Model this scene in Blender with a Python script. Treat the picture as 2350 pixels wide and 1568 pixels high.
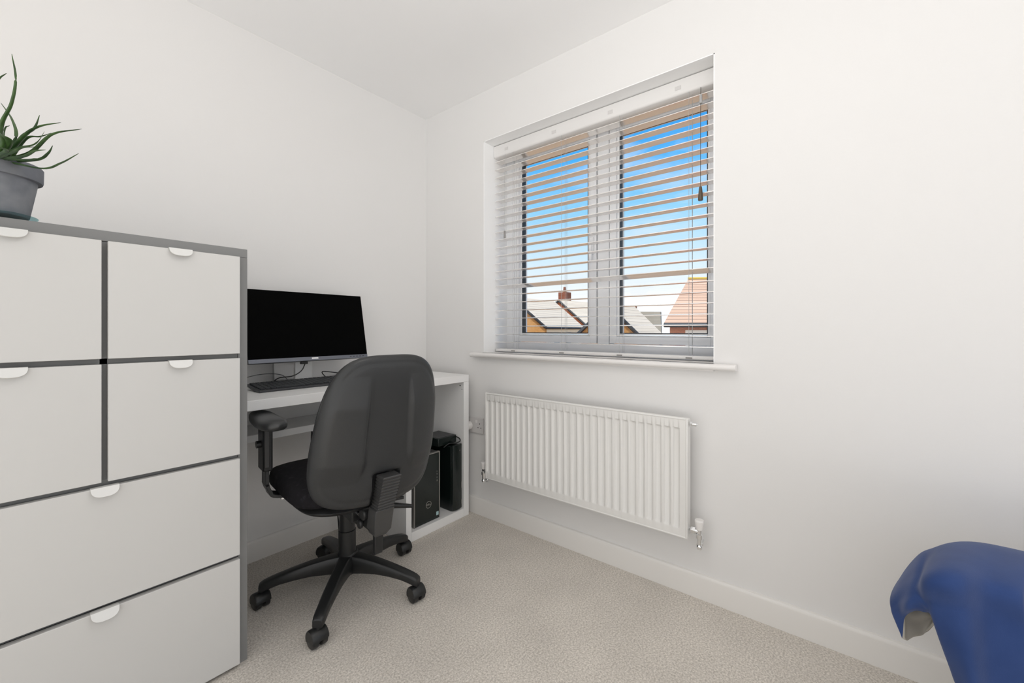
import bpy, bmesh, math, random
from mathutils import Vector, Matrix
random.seed(7)
S = bpy.context.scene
COL = S.collection
for o in list(bpy.data.objects):
    bpy.data.objects.remove(o)

# ------------------------------------------------------------------ camera
CAM = Vector((-1.741, -2.108, 1.053))
BEAR = math.radians(51.225)                      # view bearing, clockwise from +Y
FOC = 956.2                                      # focal length in pixels of the 2350 px wide frame
FW = Vector((math.sin(BEAR), math.cos(BEAR), 0))
RT = Vector((math.cos(BEAR), -math.sin(BEAR), 0))
cam = bpy.data.cameras.new('camera')
cam.sensor_fit = 'HORIZONTAL'; cam.sensor_width = 36
cam.lens = FOC / 2350 * 36
cam.shift_y = -(784 - 756.35) / 2350
cam.clip_start = 0.02; cam.clip_end = 400
co = bpy.data.objects.new('camera', cam); COL.objects.link(co)
co.location = CAM; co.rotation_euler = (math.pi / 2, 0, -BEAR)
S.camera = co

# ------------------------------------------------------------------ colour management
S.view_settings.view_transform = 'Standard'
S.view_settings.look = 'None'
S.view_settings.exposure = 0.05
S.view_settings.gamma = 1.0
S.view_settings.use_curve_mapping = False

# ------------------------------------------------------------------ sky
w = bpy.data.worlds.new('world'); S.world = w; w.use_nodes = True
nt = w.node_tree; nt.nodes.clear()
N = nt.nodes.new; L = nt.links.new
out = N('ShaderNodeOutputWorld'); bg = N('ShaderNodeBackground')
tc = N('ShaderNodeTexCoord'); sep = N('ShaderNodeSeparateXYZ')
ramp = N('ShaderNodeValToRGB'); noi = N('ShaderNodeTexNoise'); mp = N('ShaderNodeMapping')
r2 = N('ShaderNodeValToRGB'); mx = N('ShaderNodeMixRGB'); ad = N('ShaderNodeMath')
L(tc.outputs['Generated'], sep.inputs[0])
L(sep.outputs['Z'], ramp.inputs[0])
e = ramp.color_ramp.elements
e[0].position = 0.0; e[0].color = (0.90, 0.91, 0.92, 1)
e[1].position = 0.50; e[1].color = (0.015, 0.19, 0.55, 1)
for p, c in ((0.08, (0.66, 0.68, 0.70)), (0.16, (0.46, 0.59, 0.68)), (0.27, (0.20, 0.46, 0.68)), (0.37, (0.05, 0.32, 0.68))):
    n_ = e.new(p); n_.color = (*c, 1)
L(tc.outputs['Generated'], mp.inputs[0]); mp.inputs['Scale'].default_value = (1, 1, 3.2)
L(mp.outputs[0], noi.inputs['Vector']); noi.inputs['Scale'].default_value = 3.0
noi.inputs['Detail'].default_value = 6; noi.inputs['Roughness'].default_value = 0.55
r2.color_ramp.elements[0].position = 0.47; r2.color_ramp.elements[0].color = (0, 0, 0, 1)
r2.color_ramp.elements[1].position = 0.72; r2.color_ramp.elements[1].color = (0.75, 0.75, 0.75, 1)
L(noi.outputs['Fac'], r2.inputs[0])
L(r2.outputs[0], mx.inputs['Fac']); L(ramp.outputs[0], mx.inputs['Color1'])
mx.inputs['Color2'].default_value = (0.60, 0.63, 0.66, 1)
# unseen sky towards -X is whitened like cloud, added as neutral fill light
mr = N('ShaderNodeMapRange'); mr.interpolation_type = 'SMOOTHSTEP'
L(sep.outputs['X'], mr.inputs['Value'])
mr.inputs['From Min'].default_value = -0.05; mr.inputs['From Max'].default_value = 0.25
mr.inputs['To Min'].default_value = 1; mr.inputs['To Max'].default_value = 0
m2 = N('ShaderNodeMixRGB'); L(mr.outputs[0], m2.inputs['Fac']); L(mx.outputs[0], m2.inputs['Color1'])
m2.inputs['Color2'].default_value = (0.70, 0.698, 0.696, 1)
# world below the horizon is brightened, an added unseen source that lights the ceiling
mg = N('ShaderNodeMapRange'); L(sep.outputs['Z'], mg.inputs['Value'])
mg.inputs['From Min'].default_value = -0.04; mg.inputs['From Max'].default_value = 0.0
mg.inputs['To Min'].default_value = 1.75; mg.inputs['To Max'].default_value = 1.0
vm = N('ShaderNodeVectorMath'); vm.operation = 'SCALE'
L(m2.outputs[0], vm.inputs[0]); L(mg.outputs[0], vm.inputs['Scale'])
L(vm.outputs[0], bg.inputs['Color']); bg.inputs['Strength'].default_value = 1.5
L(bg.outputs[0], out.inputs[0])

# ------------------------------------------------------------------ lights
sun = bpy.data.lights.new('sun', 'SUN'); sun.energy = 3.4; sun.angle = math.radians(0.6)
sun.color = (1.0, 0.95, 0.86)
so = bpy.data.objects.new('sun', sun); COL.objects.link(so)
so.rotation_euler = Vector((-0.50, 0.06, 0.86)).to_track_quat('Z', 'Y').to_euler()   # shines from behind the house
port = bpy.data.lights.new('window_portal', 'AREA'); port.shape = 'RECTANGLE'
port.size = 1.25; port.size_y = 1.25
port.cycles.is_portal = True
po = bpy.data.objects.new('window_portal', port); COL.objects.link(po)
po.location = (0.30, -1.1, 1.52); po.rotation_euler = (0, math.radians(90), 0)
LAMP_POWER = 7.6                                # emission strength of the ceiling lamp globe

# ------------------------------------------------------------------ materials
M = {}
def mat(name, col, rough=0.5, metal=0.0, bump=None, var=None, emit=None, spec=0.5, alpha=None, coat=0, trans=0, sheen=0):
    m = bpy.data.materials.new(name); m.use_nodes = True
    t = m.node_tree; b = t.nodes['Principled BSDF']
    b.inputs['Base Color'].default_value = (*col, 1)
    b.inputs['Roughness'].default_value = rough
    b.inputs['Metallic'].default_value = metal
    b.inputs['Specular IOR Level'].default_value = spec
    b.inputs['Coat Weight'].default_value = coat
    b.inputs['Transmission Weight'].default_value = trans
    b.inputs['Sheen Weight'].default_value = sheen
    if emit:
        b.inputs['Emission Color'].default_value = (*emit[0], 1)
        b.inputs['Emission Strength'].default_value = emit[1]
    tcn = t.nodes.new('ShaderNodeTexCoord')
    if var:                                       # (scale, second colour, lo, hi)
        n = t.nodes.new('ShaderNodeTexNoise'); n.inputs['Scale'].default_value = var[0]; n.inputs['Detail'].default_value = 5
        r = t.nodes.new('ShaderNodeValToRGB')
        r.color_ramp.elements[0].position = var[2]; r.color_ramp.elements[0].color = (*col, 1)
        r.color_ramp.elements[1].position = var[3]; r.color_ramp.elements[1].color = (*var[1], 1)
        t.links.new(tcn.outputs['Object'], n.inputs['Vector']); t.links.new(n.outputs['Fac'], r.inputs[0])
        t.links.new(r.outputs[0], b.inputs['Base Color'])
    if bump:                                      # (scale, strength, distance)
        n = t.nodes.new('ShaderNodeTexNoise'); n.inputs['Scale'].default_value = bump[0]; n.inputs['Detail'].default_value = 3
        bp = t.nodes.new('ShaderNodeBump'); bp.inputs['Strength'].default_value = bump[1]; bp.inputs['Distance'].default_value = bump[2]
        t.links.new(tcn.outputs['Object'], n.inputs['Vector']); t.links.new(n.outputs['Fac'], bp.inputs['Height'])
        t.links.new(bp.outputs[0], b.inputs['Normal'])
    M[name] = m
    return m
mat('wall_paint', (0.80, 0.79, 0.778), 0.75, bump=(90, 0.10, 0.002), spec=0.2)
mat('ceiling_paint', (0.95, 0.945, 0.94), 0.85, spec=0.1)
mat('trim_paint', (0.82, 0.80, 0.77), 0.42)
mat('reveal_paint', (0.96, 0.96, 0.955), 0.6, spec=0.2)
mat('sill_paint', (0.82, 0.80, 0.78), 0.30)
mat('upvc', (0.92, 0.925, 0.93), 0.25)
mat('gasket', (0.012, 0.014, 0.018), 0.5)
mat('slat', (0.93, 0.90, 0.87), 0.16, metal=0.48)
mat('valance', (0.80, 0.785, 0.77), 0.5)
mat('cord', (0.45, 0.45, 0.45), 0.8)
mat('cord_dark', (0.10, 0.09, 0.08), 0.8)
mat('tassel', (0.10, 0.075, 0.05), 0.35)
mat('tassel_grey', (0.28, 0.27, 0.26), 0.4)
mat('rad_enamel', (0.80, 0.79, 0.765), 0.28)
mat('chrome', (0.85, 0.86, 0.87), 0.12, metal=1)
mat('cap_white', (0.84, 0.82, 0.80), 0.35)
mat('socket_plastic', (0.68, 0.66, 0.65), 0.35)
mat('black_hole', (0.01, 0.01, 0.01), 0.8)
mat('drawer_white', (0.62, 0.612, 0.595), 0.42)
mat('tab_white', (0.74, 0.735, 0.715), 0.35)
mat('frame_grey', (0.215, 0.215, 0.212), 0.5)
mat('desk_white', (0.90, 0.897, 0.89), 0.35)
mat('screen', (0.0015, 0.0015, 0.0015), 0.6, spec=0.03)
mat('bezel_grey', (0.17, 0.18, 0.21), 0.38, metal=0.4)
mat('stand_silver', (0.36, 0.36, 0.36), 0.35, metal=0.7)
mat('logo_white', (0.92, 0.92, 0.92), 0.4)
mat('key_black', (0.030, 0.034, 0.038), 0.45)
mat('kb_body', (0.040, 0.042, 0.046), 0.42)
mat('cable_black', (0.012, 0.012, 0.013), 0.45)
mat('pc_black', (0.006, 0.011, 0.010), 0.22, spec=0.6)
mat('pc_side', (0.05, 0.05, 0.052), 0.4)
mat('pc_trim', (0.34, 0.33, 0.31), 0.3, metal=0.5)
mat('sticker', (0.42, 0.58, 0.60), 0.4)
mat('chair_shell', (0.025, 0.026, 0.027), 0.42, bump=(260, 0.25, 0.0012))
mat('chair_plastic', (0.012, 0.0125, 0.013), 0.38, bump=(300, 0.10, 0.001))
mat('chair_arm', (0.032, 0.033, 0.034), 0.36)
mat('chair_fabric', (0.011, 0.010, 0.012), 0.9, var=(55, (0.026, 0.025, 0.030), 0.55, 0.75), bump=(500, 0.4, 0.002), spec=0.2)
mat('bellows', (0.050, 0.050, 0.050), 0.33)
mat('pot', (0.155, 0.165, 0.19), 0.7, var=(14, (0.25, 0.26, 0.28), 0.42, 0.68), bump=(60, 0.12, 0.002))
mat('soil', (0.03, 0.022, 0.015), 0.95, bump=(80, 1, 0.01))
mat('leaf', (0.020, 0.056, 0.012), 0.42, var=(22, (0.075, 0.150, 0.040), 0.42, 0.72))
mat('blue_cloth', (0.020, 0.048, 0.160), 0.8, var=(9, (0.030, 0.062, 0.190), 0.35, 0.7), bump=(420, 0.25, 0.001), sheen=0.15, spec=0.2)
mat('lining', (0.56, 0.53, 0.47), 0.85, bump=(300, 0.2, 0.001), spec=0.2)
mat('bed_base', (0.35, 0.33, 0.31), 0.8)
mat('lamp_glass', (1, 1, 1), 0.4, emit=((1.0, 0.985, 0.965), LAMP_POWER))
mat('ground', (0.27, 0.155, 0.075), 0.9, var=(0.6, (0.33, 0.205, 0.11), 0.4, 0.6))
mat('outer_wall', (0.5, 0.35, 0.25), 0.9)
mat('roof_edge', (0.03, 0.035, 0.045), 0.6)
mat('white_render', (0.80, 0.80, 0.80), 0.7)
mat('cream_render', (0.85, 0.76, 0.60), 0.7)
mat('lichen', (0.55, 0.42, 0.08), 0.9)
mat('tree_leaf', (0.06, 0.13, 0.04), 0.9)
mat('house_glass', (0.22, 0.26, 0.30), 0.15)

def rows_mat(name, c1, c2, scale, axis='Z', mortar=0.06, w=0.6, h=0.25):
    """tiles or bricks: procedural brick texture in object space"""
    m = bpy.data.materials.new(name); m.use_nodes = True
    t = m.node_tree; b = t.nodes['Principled BSDF']; b.inputs['Roughness'].default_value = 0.85
    tcn = t.nodes.new('ShaderNodeTexCoord'); br = t.nodes.new('ShaderNodeTexBrick')
    br.inputs['Scale'].default_value = scale
    br.inputs['Color1'].default_value = (*c1, 1); br.inputs['Color2'].default_value = (*c2, 1)
    br.inputs['Mortar'].default_value = (c1[0] * .45, c1[1] * .42, c1[2] * .42, 1)
    br.inputs['Mortar Size'].default_value = mortar
    br.inputs['Brick Width'].default_value = w; br.inputs['Row Height'].default_value = h
    t.links.new(tcn.outputs['UV'], br.inputs['Vector']); t.links.new(br.outputs['Color'], b.inputs['Base Color'])
    M[name] = m
rows_mat('brick_tan', (0.52, 0.28, 0.10), (0.60, 0.35, 0.15), 4.0, mortar=0.012)
rows_mat('brick_orange', (0.42, 0.14, 0.07), (0.50, 0.20, 0.10), 4.0, mortar=0.012)
rows_mat('roof_pale', (0.70, 0.63, 0.54), (0.76, 0.69, 0.60), 1.0, mortar=0.012, w=40, h=0.3)
rows_mat('roof_grey', (0.25, 0.235, 0.205), (0.29, 0.27, 0.24), 1.0, mortar=0.012, w=40, h=0.3)
rows_mat('roof_red', (0.50, 0.34, 0.26), (0.58, 0.41, 0.33), 1.0, mortar=0.022, w=40, h=0.26)

# carpet: speckled beige pile
m = mat('carpet', (0.40, 0.36, 0.32), 0.95, spec=0.1)
t = m.node_tree; b = t.nodes['Principled BSDF']
tcn = [n for n in t.nodes if n.type == 'TEX_COORD'][0]
na = t.nodes.new('ShaderNodeTexNoise'); na.inputs['Scale'].default_value = 165; na.inputs['Detail'].default_value = 4; na.inputs['Roughness'].default_value = 0.72
ra = t.nodes.new('ShaderNodeValToRGB')
ra.color_ramp.elements[0].position = 0.30; ra.color_ramp.elements[0].color = (0.43, 0.39, 0.34, 1)
ra.color_ramp.elements[1].position = 0.68; ra.color_ramp.elements[1].color = (0.94, 0.885, 0.815, 1)
nb = t.nodes.new('ShaderNodeTexNoise'); nb.inputs['Scale'].default_value = 5; nb.inputs['Detail'].default_value = 3
rb = t.nodes.new('ShaderNodeValToRGB'); rb.color_ramp.elements[0].position = 0.3; rb.color_ramp.elements[0].color = (0.90, 0.90, 0.90, 1)
rb.color_ramp.elements[1].position = 0.7; rb.color_ramp.elements[1].color = (1, 1, 1, 1)
mm = t.nodes.new('ShaderNodeMixRGB'); mm.blend_type = 'MULTIPLY'; mm.inputs[0].default_value = 1
bp = t.nodes.new('ShaderNodeBump'); bp.inputs['Strength'].default_value = 0.5; bp.inputs['Distance'].default_value = 0.005
for n_ in (na, nb): t.links.new(tcn.outputs['Object'], n_.inputs['Vector'])
t.links.new(na.outputs['Fac'], ra.inputs[0]); t.links.new(nb.outputs['Fac'], rb.inputs[0])
t.links.new(ra.outputs[0], mm.inputs[1]); t.links.new(rb.outputs[0], mm.inputs[2])
t.links.new(mm.outputs[0], b.inputs['Base Color'])
t.links.new(na.outputs['Fac'], bp.inputs['Height']); t.links.new(bp.outputs[0], b.inputs['Normal'])

# window glass: clear pane with a faint reflection
m = bpy.data.materials.new('pane_glass'); m.use_nodes = True; t = m.node_tree; t.nodes.clear()
o_ = t.nodes.new('ShaderNodeOutputMaterial'); tr = t.nodes.new('ShaderNodeBsdfTransparent'); gl = t.nodes.new('ShaderNodeBsdfGlossy')
mi = t.nodes.new('ShaderNodeMixShader'); mi.inputs[0].default_value = 0.03; gl.inputs['Roughness'].default_value = 0.02
tr.inputs[0].default_value = (0.98, 0.99, 0.99, 1)
t.links.new(tr.outputs[0], mi.inputs[1]); t.links.new(gl.outputs[0], mi.inputs[2]); t.links.new(mi.outputs[0], o_.inputs[0])
M['pane_glass'] = m
m = m.copy(); m.name = 'dish_glass'; M['glass_dish'] = m
for n_ in m.node_tree.nodes:
    if n_.type == 'BSDF_TRANSPARENT': n_.inputs[0].default_value = (0.62, 0.80, 0.82, 1)
    if n_.type == 'MIX_SHADER': n_.inputs[0].default_value = 0.22

# ------------------------------------------------------------------ mesh helpers
def box(bm, x0, x1, y0, y1, z0, z1, rot=None, piv=None):
    vs = [bm.verts.new((x, y, z)) for x in (x0, x1) for y in (y0, y1) for z in (z0, z1)]
    for f in ((0, 1, 3, 2), (4, 6, 7, 5), (0, 4, 5, 1), (2, 3, 7, 6), (0, 2, 6, 4), (1, 5, 7, 3)):
        bm.faces.new([vs[i] for i in f])
    if rot:
        bmesh.ops.rotate(bm, verts=vs, cent=piv or Vector(((x0+x1)/2, (y0+y1)/2, (z0+z1)/2)), matrix=rot)
    return vs
def cyl(bm, p0, p1, r0, r1=None, n=24, cap=True):
    r1 = r0 if r1 is None else r1
    p0 = Vector(p0); p1 = Vector(p1); d = (p1 - p0).normalized()
    a = d.orthogonal().normalized(); b_ = d.cross(a)
    R = []
    for p, r in ((p0, r0), (p1, r1)):
        R.append([bm.verts.new(p + (a * math.cos(2*math.pi*i/n) + b_ * math.sin(2*math.pi*i/n)) * r) for i in range(n)])
    for i in range(n):
        bm.faces.new((R[0][i], R[0][(i+1) % n], R[1][(i+1) % n], R[1][i]))
    if cap:
        bm.faces.new(R[0][::-1]); bm.faces.new(R[1])
def lathe(bm, prof, c=(0, 0, 0), n=48, axis='Z'):
    c = Vector(c); R = []
    for r, z in prof:
        ring = []
        for i in range(n):
            a = 2 * math.pi * i / n
            v = (r * math.cos(a), r * math.sin(a), z)
            if axis == 'X': v = (z, v[0], v[1])
            if axis == 'Y': v = (v[0], z, v[1])
            ring.append(bm.verts.new(c + Vector(v)))
        R.append(ring)
    for k in range(len(R) - 1):
        for i in range(n):
            bm.faces.new((R[k][i], R[k][(i+1) % n], R[k+1][(i+1) % n], R[k+1][i]))
    if prof[0][0] > 1e-6: bm.faces.new(R[0][::-1])
    if prof[-1][0] > 1e-6: bm.faces.new(R[-1])
def spline(pts, k=8):
    P = [Vector(p) for p in pts]; P = [P[0]*2 - P[1]] + P + [P[-1]*2 - P[-2]]
    out = []
    for i in range(1, len(P) - 2):
        for j in range(k):
            t_ = j / k; a, b_, c, d = P[i-1], P[i], P[i+1], P[i+2]
            out.append(0.5 * ((2*b_) + (c-a)*t_ + (2*a-5*b_+4*c-d)*t_**2 + (-a+3*b_-3*c+d)*t_**3))
    out.append(P[-2]); return out
def tube(bm, pts, r, n=10, k=8, smooth=True):
    Q = spline(pts, k) if smooth else [Vector(p) for p in pts]
    rf = r if callable(r) else (lambda t_: r)
    up = None; R = []
    for i, p in enumerate(Q):
        d = (Q[min(i+1, len(Q)-1)] - Q[max(i-1, 0)]).normalized()
        up = d.orthogonal().normalized() if up is None else (up - d * up.dot(d)).normalized()
        s = d.cross(up); rr = rf(i / (len(Q) - 1))
        R.append([bm.verts.new(p + (up * math.cos(2*math.pi*j/n) + s * math.sin(2*math.pi*j/n)) * rr) for j in range(n)])
    for i in range(len(R) - 1):
        for j in range(n):
            bm.faces.new((R[i][j], R[i][(j+1) % n], R[i+1][(j+1) % n], R[i+1][j]))
    bm.faces.new(R[0][::-1]); bm.faces.new(R[-1])
def loft(bm, rings, cap=True, closed=True):
    R = [[bm.verts.new(p) for p in r] for r in rings]; n = len(R[0])
    for i in range(len(R) - 1):
        for j in range(n if closed else n - 1):
            bm.faces.new((R[i][j], R[i][(j+1) % n], R[i+1][(j+1) % n], R[i+1][j]))
    if cap and closed:
        bm.faces.new(R[0][::-1]); bm.faces.new(R[-1])
    return R
def prism(bm, pts, vec):
    a = [bm.verts.new(p) for p in pts]; b_ = [bm.verts.new(Vector(p) + Vector(vec)) for p in pts]
    n = len(a); bm.faces.new(a); bm.faces.new(b_[::-1])
    for i in range(n):
        bm.faces.new((a[i], b_[i], b_[(i+1) % n], a[(i+1) % n]))
def obj(name, bm, m, parent=None, bevel=0, smooth=None, seg=2, uv=None):
    bmesh.ops.recalc_face_normals(bm, faces=bm.faces)
    if uv:                                        # planar UV, metres: (origin, u axis, v axis)
        lay = bm.loops.layers.uv.new('UV'); o0, ua, va = [Vector(q) for q in uv]
        for f in bm.faces:
            for l in f.loops:
                l[lay].uv = ((l.vert.co - o0).dot(ua), (l.vert.co - o0).dot(va))
    me = bpy.data.meshes.new(name); bm.to_mesh(me); bm.free()
    me.materials.append(M[m] if isinstance(m, str) else m)
    o = bpy.data.objects.new(name, me); COL.objects.link(o)
    if parent: o.parent = parent
    if bevel:
        b_ = o.modifiers.new('bevel', 'BEVEL'); b_.width = bevel; b_.segments = seg; b_.limit_method = 'ANGLE'; b_.angle_limit = math.radians(35)
        b_.harden_normals = False
    if smooth or bevel:
        me.shade_smooth(); me.set_sharp_from_angle(angle=math.radians(smooth if smooth else 40))
    return o
def B(): return bmesh.new()
def bx(name, m, d, parent=None, bevel=0.0015):
    bm = B(); box(bm, *d); return obj(name, bm, m, parent, bevel=bevel)
def thing(name, label, cat, loc=(0, 0, 0), rotz=0, group=None):
    o = bpy.data.objects.new(name, None); COL.objects.link(o); o.empty_display_size = 0.05
    o.location = loc; o.rotation_euler = (0, 0, rotz); o['label'] = label; o['category'] = cat
    if group: o['group'] = group
    return o
def tag(o, label, cat, group=None, kind=None):
    o['label'] = label; o['category'] = cat
    if group: o['group'] = group
    if kind: o['kind'] = kind
    return o
def struct(o, label=None):
    o['kind'] = 'structure'
    if label: o['label'] = label
    return o
def V(px, py, d):                                  # a world point d metres ahead of the camera
    return CAM + d * (FW + RT * ((px - 1175) / FOC) + Vector((0, 0, (756.35 - py) / FOC)))

# ================================================================== ROOM
H = 2.40; XL = -3.3; YB = -4.3
WY0, WY1, WZ0, WZ1 = -1.711, -0.503, 0.922, 2.120        # window opening
bm = B(); box(bm, XL-.12, .30, YB-.12, .12, -.15, 0); struct(obj('floor', bm, 'carpet'), 'beige speckled carpet floor')
bm = B(); box(bm, XL-.12, .30, YB-.12, .12, H, H+.15); struct(obj('ceiling', bm, 'ceiling_paint'), 'plain white ceiling')
bm = B(); box(bm, XL-.12, 0, 0, .12, 0, H); struct(obj('wall_left', bm, 'wall_paint'), 'plain white wall behind the desk')
bm = B()                                                  # window wall with its opening
box(bm, 0, .28, WY1, .12, 0, H); box(bm, 0, .28, YB-.12, WY0, 0, H)
box(bm, 0, .28, WY0, WY1, 0, WZ0-.03); box(bm, 0, .28, WY0, WY1, WZ1, H)
struct(obj('wall_right', bm, 'wall_paint'), 'plain white wall with the window and radiator')
def skirting(name, prof_dir, p0, p1):
    """profile: 15 mm board 95 mm high with a rounded top"""
    prof = [(0, 0), (.0145, 0), (.0150, .083), (.0138, .089), (.0105, .0935), (.006, .095), (0, .095)]
    bm = B(); R = []
    for p in (p0, p1):
        R.append([Vector(p) + Vector(prof_dir) * a + Vector((0, 0, z)) for a, z in prof])
    loft(bm, R); return struct(obj(name, bm, 'trim_paint', smooth=25))
skirting('baseboard_left', (0, -1, 0), (XL, 0, 0), (0, 0, 0))
skirting('baseboard_right', (-1, 0, 0), (0, 0, 0), (0, YB, 0))
# plaster lining of the window reveal
bm = B()
box(bm, 0.0005, .205, WY1-.004, WY1+.0, WZ0, WZ1); box(bm, 0.0005, .205, WY0, WY0+.004, WZ0, WZ1)
box(bm, 0.0005, .205, WY0, WY1, WZ1-.004, WZ1)
struct(obj('trim_1', bm, 'reveal_paint'), 'white plaster reveal around the window')
# window sill with bullnose and horns
bm = B(); nose = []
for i in range(9):
    a = -math.pi/2 + math.pi * i / 8
    nose.append((-.030 - .012 * math.cos(a), .910 + .012 * math.sin(a)))
pr = [(-.0003, .898)] + nose + [(-.0003, .922)]
loft(bm, [[Vector((x, y, z)) for x, z in pr] for y in (-.430, -1.790)])
box(bm, -.02, .205, WY0+.0005, WY1-.0005, .8925, .922)
struct(obj('trim_2', bm, 'sill_paint', smooth=50), 'white window sill board with rounded front edge')

# ------------------------------------------------------------------ window
win = bpy.data.objects.new('window_1', None); COL.objects.link(win); struct(win, 'white framed window with two panes')
def ring(bm, y0, y1, z0, z1, w_, x0, x1):
    box(bm, x0, x1, y0, y0+w_, z0, z1); box(bm, x0, x1, y1-w_, y1, z0, z1)
    box(bm, x0, x1, y0+w_, y1-w_, z0, z0+w_); box(bm, x0, x1, y0+w_, y1-w_, z1-w_, z1)
FX = .205
bm = B()
box(bm, FX, .275, WY0, WY1, WZ0, .978); box(bm, FX, .275, WY0, WY1, 2.085, WZ1)
box(bm, FX, .275, -.562, WY1, .978, 2.085); box(bm, FX, .275, WY0, -1.690, .978, 2.085)
box(bm, FX, .275, -1.172, -1.108, .978, 2.085)
obj('window_frame', bm, 'upvc', win, bevel=.003)
for (a, b_) in ((-1.103, -.566), (-1.686, -1.177)):
    s_ = obj('window_sash', (lambda q: (ring(q, a, b_, .982, 2.081, .036, FX-.004, .270), q)[1])(B()), 'upvc', win, bevel=.002)
    bm = B(); ring(bm, a+.0362, b_-.0362, 1.0182, 2.0448, .0145, FX+.004, .262); obj('glazing_bead', bm, 'upvc', s_, bevel=.003)
    bm = B(); ring(bm, a+.051, b_-.051, 1.033, 2.030, .003, FX+.006, .245); obj('gasket', bm, 'gasket', s_)
    bm = B(); box(bm, .222, .226, a+.0525, b_-.0525, 1.0345, 2.0285); obj('pane', bm, 'pane_glass', s_)
    box(bm := B(), .240, .2405, a, a+.0001, 1, 1.0001); bm.free()
# sash handle
bm = B(); box(bm, FX-.020, FX-.004, -1.092, -1.072, 1.44, 1.53); box(bm, FX-.034, FX-.018, -1.090, -1.074, 1.40, 1.50)
obj('window_handle', bm, 'upvc', win, bevel=.004)
# tiny drainage/trickle vent line at the head
bm = B(); box(bm, FX-.010, FX-.001, -1.06, -.60, 2.09, 2.108); box(bm, FX-.010, FX-.001, -1.66, -1.22, 2.09, 2.108)
obj('trickle_vent', bm, 'upvc', win, bevel=.002)

# ------------------------------------------------------------------ venetian blind
bl = thing('venetian_blind', 'white venetian blind with open slats hanging in the window recess', 'blind', (0.11, -1.107, WZ0))
def rel(bm, o):                                   # world coordinates -> the parent's frame (no rotation)
    bmesh.ops.translate(bm, verts=bm.verts, vec=-Vector(o.location)); return bm
Y0, Y1 = WY0+.010, WY1-.012
bm = B(); prf = [(.080, 2.112), (.080, 2.060), (.082, 2.052), (.088, 2.048), (.140, 2.048), (.140, 2.112)]
loft(bm, [[Vector((x, y, z)) for x, z in prf] for y in (Y1+.006, Y0-.004)])
obj('valance', rel(bm, bl), 'valance', bl, smooth=50)
bm = B()
for k in range(24):
    z = .980 + k * .0454
    if z > 2.04: break
    ang = 0.0 + random.uniform(-.012, .012)
    if k == 7: ang = .30
    vs = []
    for y in (Y0, Y1):
        prof = []
        for i in range(7):
            u = -0.025 + .05 * i / 6
            prof.append((u, .0016 * (1 - (u/.025)**2)))
        up = [(u, c+.0014) for u, c in prof]; dn = [(u, c-.0014) for u, c in prof][::-1]
        ringp = []
        for u, c in up + dn:
            ringp.append(Vector((.1125 + u*math.cos(ang) - c*math.sin(ang)*-1, y, z + c*math.cos(ang) - u*math.sin(ang))))
        vs.append(ringp)
    loft(bm, vs)
obj('slats', rel(bm, bl), 'slat', bl, smooth=50)
bm = B(); box(bm, .087, .139, Y0, Y1, .9265, .9425); obj('bottom_rail', rel(bm, bl), 'valance', bl, bevel=.005)
for y in (-.648, -.966, -1.282, -1.592):
    bm = B()
    for x in (.0858, .1392): tube(bm, [(x, y, 2.05), (x, y, .945)], .0008, n=5, smooth=False)
    tube(bm, [(.112, y-.006, 2.05), (.112, y-.006, .945)], .0009, n=5, smooth=False)
    obj('ladder_cord', rel(bm, bl), 'cord', bl)
    bm = B(); box(bm, .0845, .0875, y-.013, y+.013, .930, .936); obj('cord_clip', rel(bm, bl), 'tassel_grey', bl)
    bm = B(); box(bm, .0785, .0802, y+.03, y+.055, 2.070, 2.086); obj('valance_clip', rel(bm, bl), 'socket_plastic', bl)
bm = B(); tube(bm, [(.074, -1.642, 2.046), (.071, -1.642, 1.9), (.070, -1.642, 1.63)], .0011, n=6); obj('pull_cord', rel(bm, bl), 'cord_dark', bl)
bm = B(); tube(bm, [(.074, -.600, 2.046), (.071, -.600, 1.9), (.070, -.600, 1.60)], .0009, n=6); obj('pull_cord', rel(bm, bl), 'cord', bl)
bm = B(); lathe(bm, [(0.0, .030), (.005, .030), (.0065, .020), (.0095, -.014), (.0098, -.024), (.008, -.027), (0, -.027)], (.070, -1.642, 1.607), n=20)
obj('tassel', rel(bm, bl), 'tassel', bl, smooth=50)
bm = B(); lathe(bm, [(0.0, .020), (.0045, .020), (.0055, .012), (.0062, -.018), (.005, -.020), (0, -.020)], (.070, -.600, 1.590), n=16)
obj('tassel', rel(bm, bl), 'tassel_grey', bl, smooth=50)
bm = B(); cyl(bm, (.071, -1.643, 2.012), (.071, -1.643, 1.978), .0055, n=14); obj('cord_toggle', rel(bm, bl), 'cord', bl, smooth=50)

# ================================================================== RADIATOR
RY0, RY1, RZ0, RZ1, RX = -1.636, -.598, .256, .712, -.090
rad = thing('radiator', 'white panel radiator with vertical grooves under the window', 'radiator', (RX+.03, (RY0+RY1)/2, RZ0))
bm = B(); NC = 29; pitch = (1.594-.621)/28
ys = []
def groove(y):
    """depth of the front panel at y (0 = proud rim, 1 = bottom of the channel)"""
    q = (y + 1.594) / pitch; fr = q - round(q)
    if y > -.607 or y < -1.612: return 0
    a = abs(fr)
    return 1 - min(1, max(0, (a - .26) / .10))
ny = 29 * 12; yy = [RY0 + (RY1-RY0) * i / ny for i in range(ny+1)]
zz = [RZ0, RZ0+.030, RZ0+.036, RZ0+.046, RZ1-.046, RZ1-.040, RZ1-.036, RZ1]
zf = [0, 0, .15, 1, 1, .9, 0, 0]
G = [[bm.verts.new((RX + .009 * groove(y) * f_, y, z)) for z, f_ in zip(zz, zf)] for y in yy]
for i in range(ny):
    for j in range(len(zz)-1): bm.faces.new((G[i][j], G[i+1][j], G[i+1][j+1], G[i][j+1]))
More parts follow.
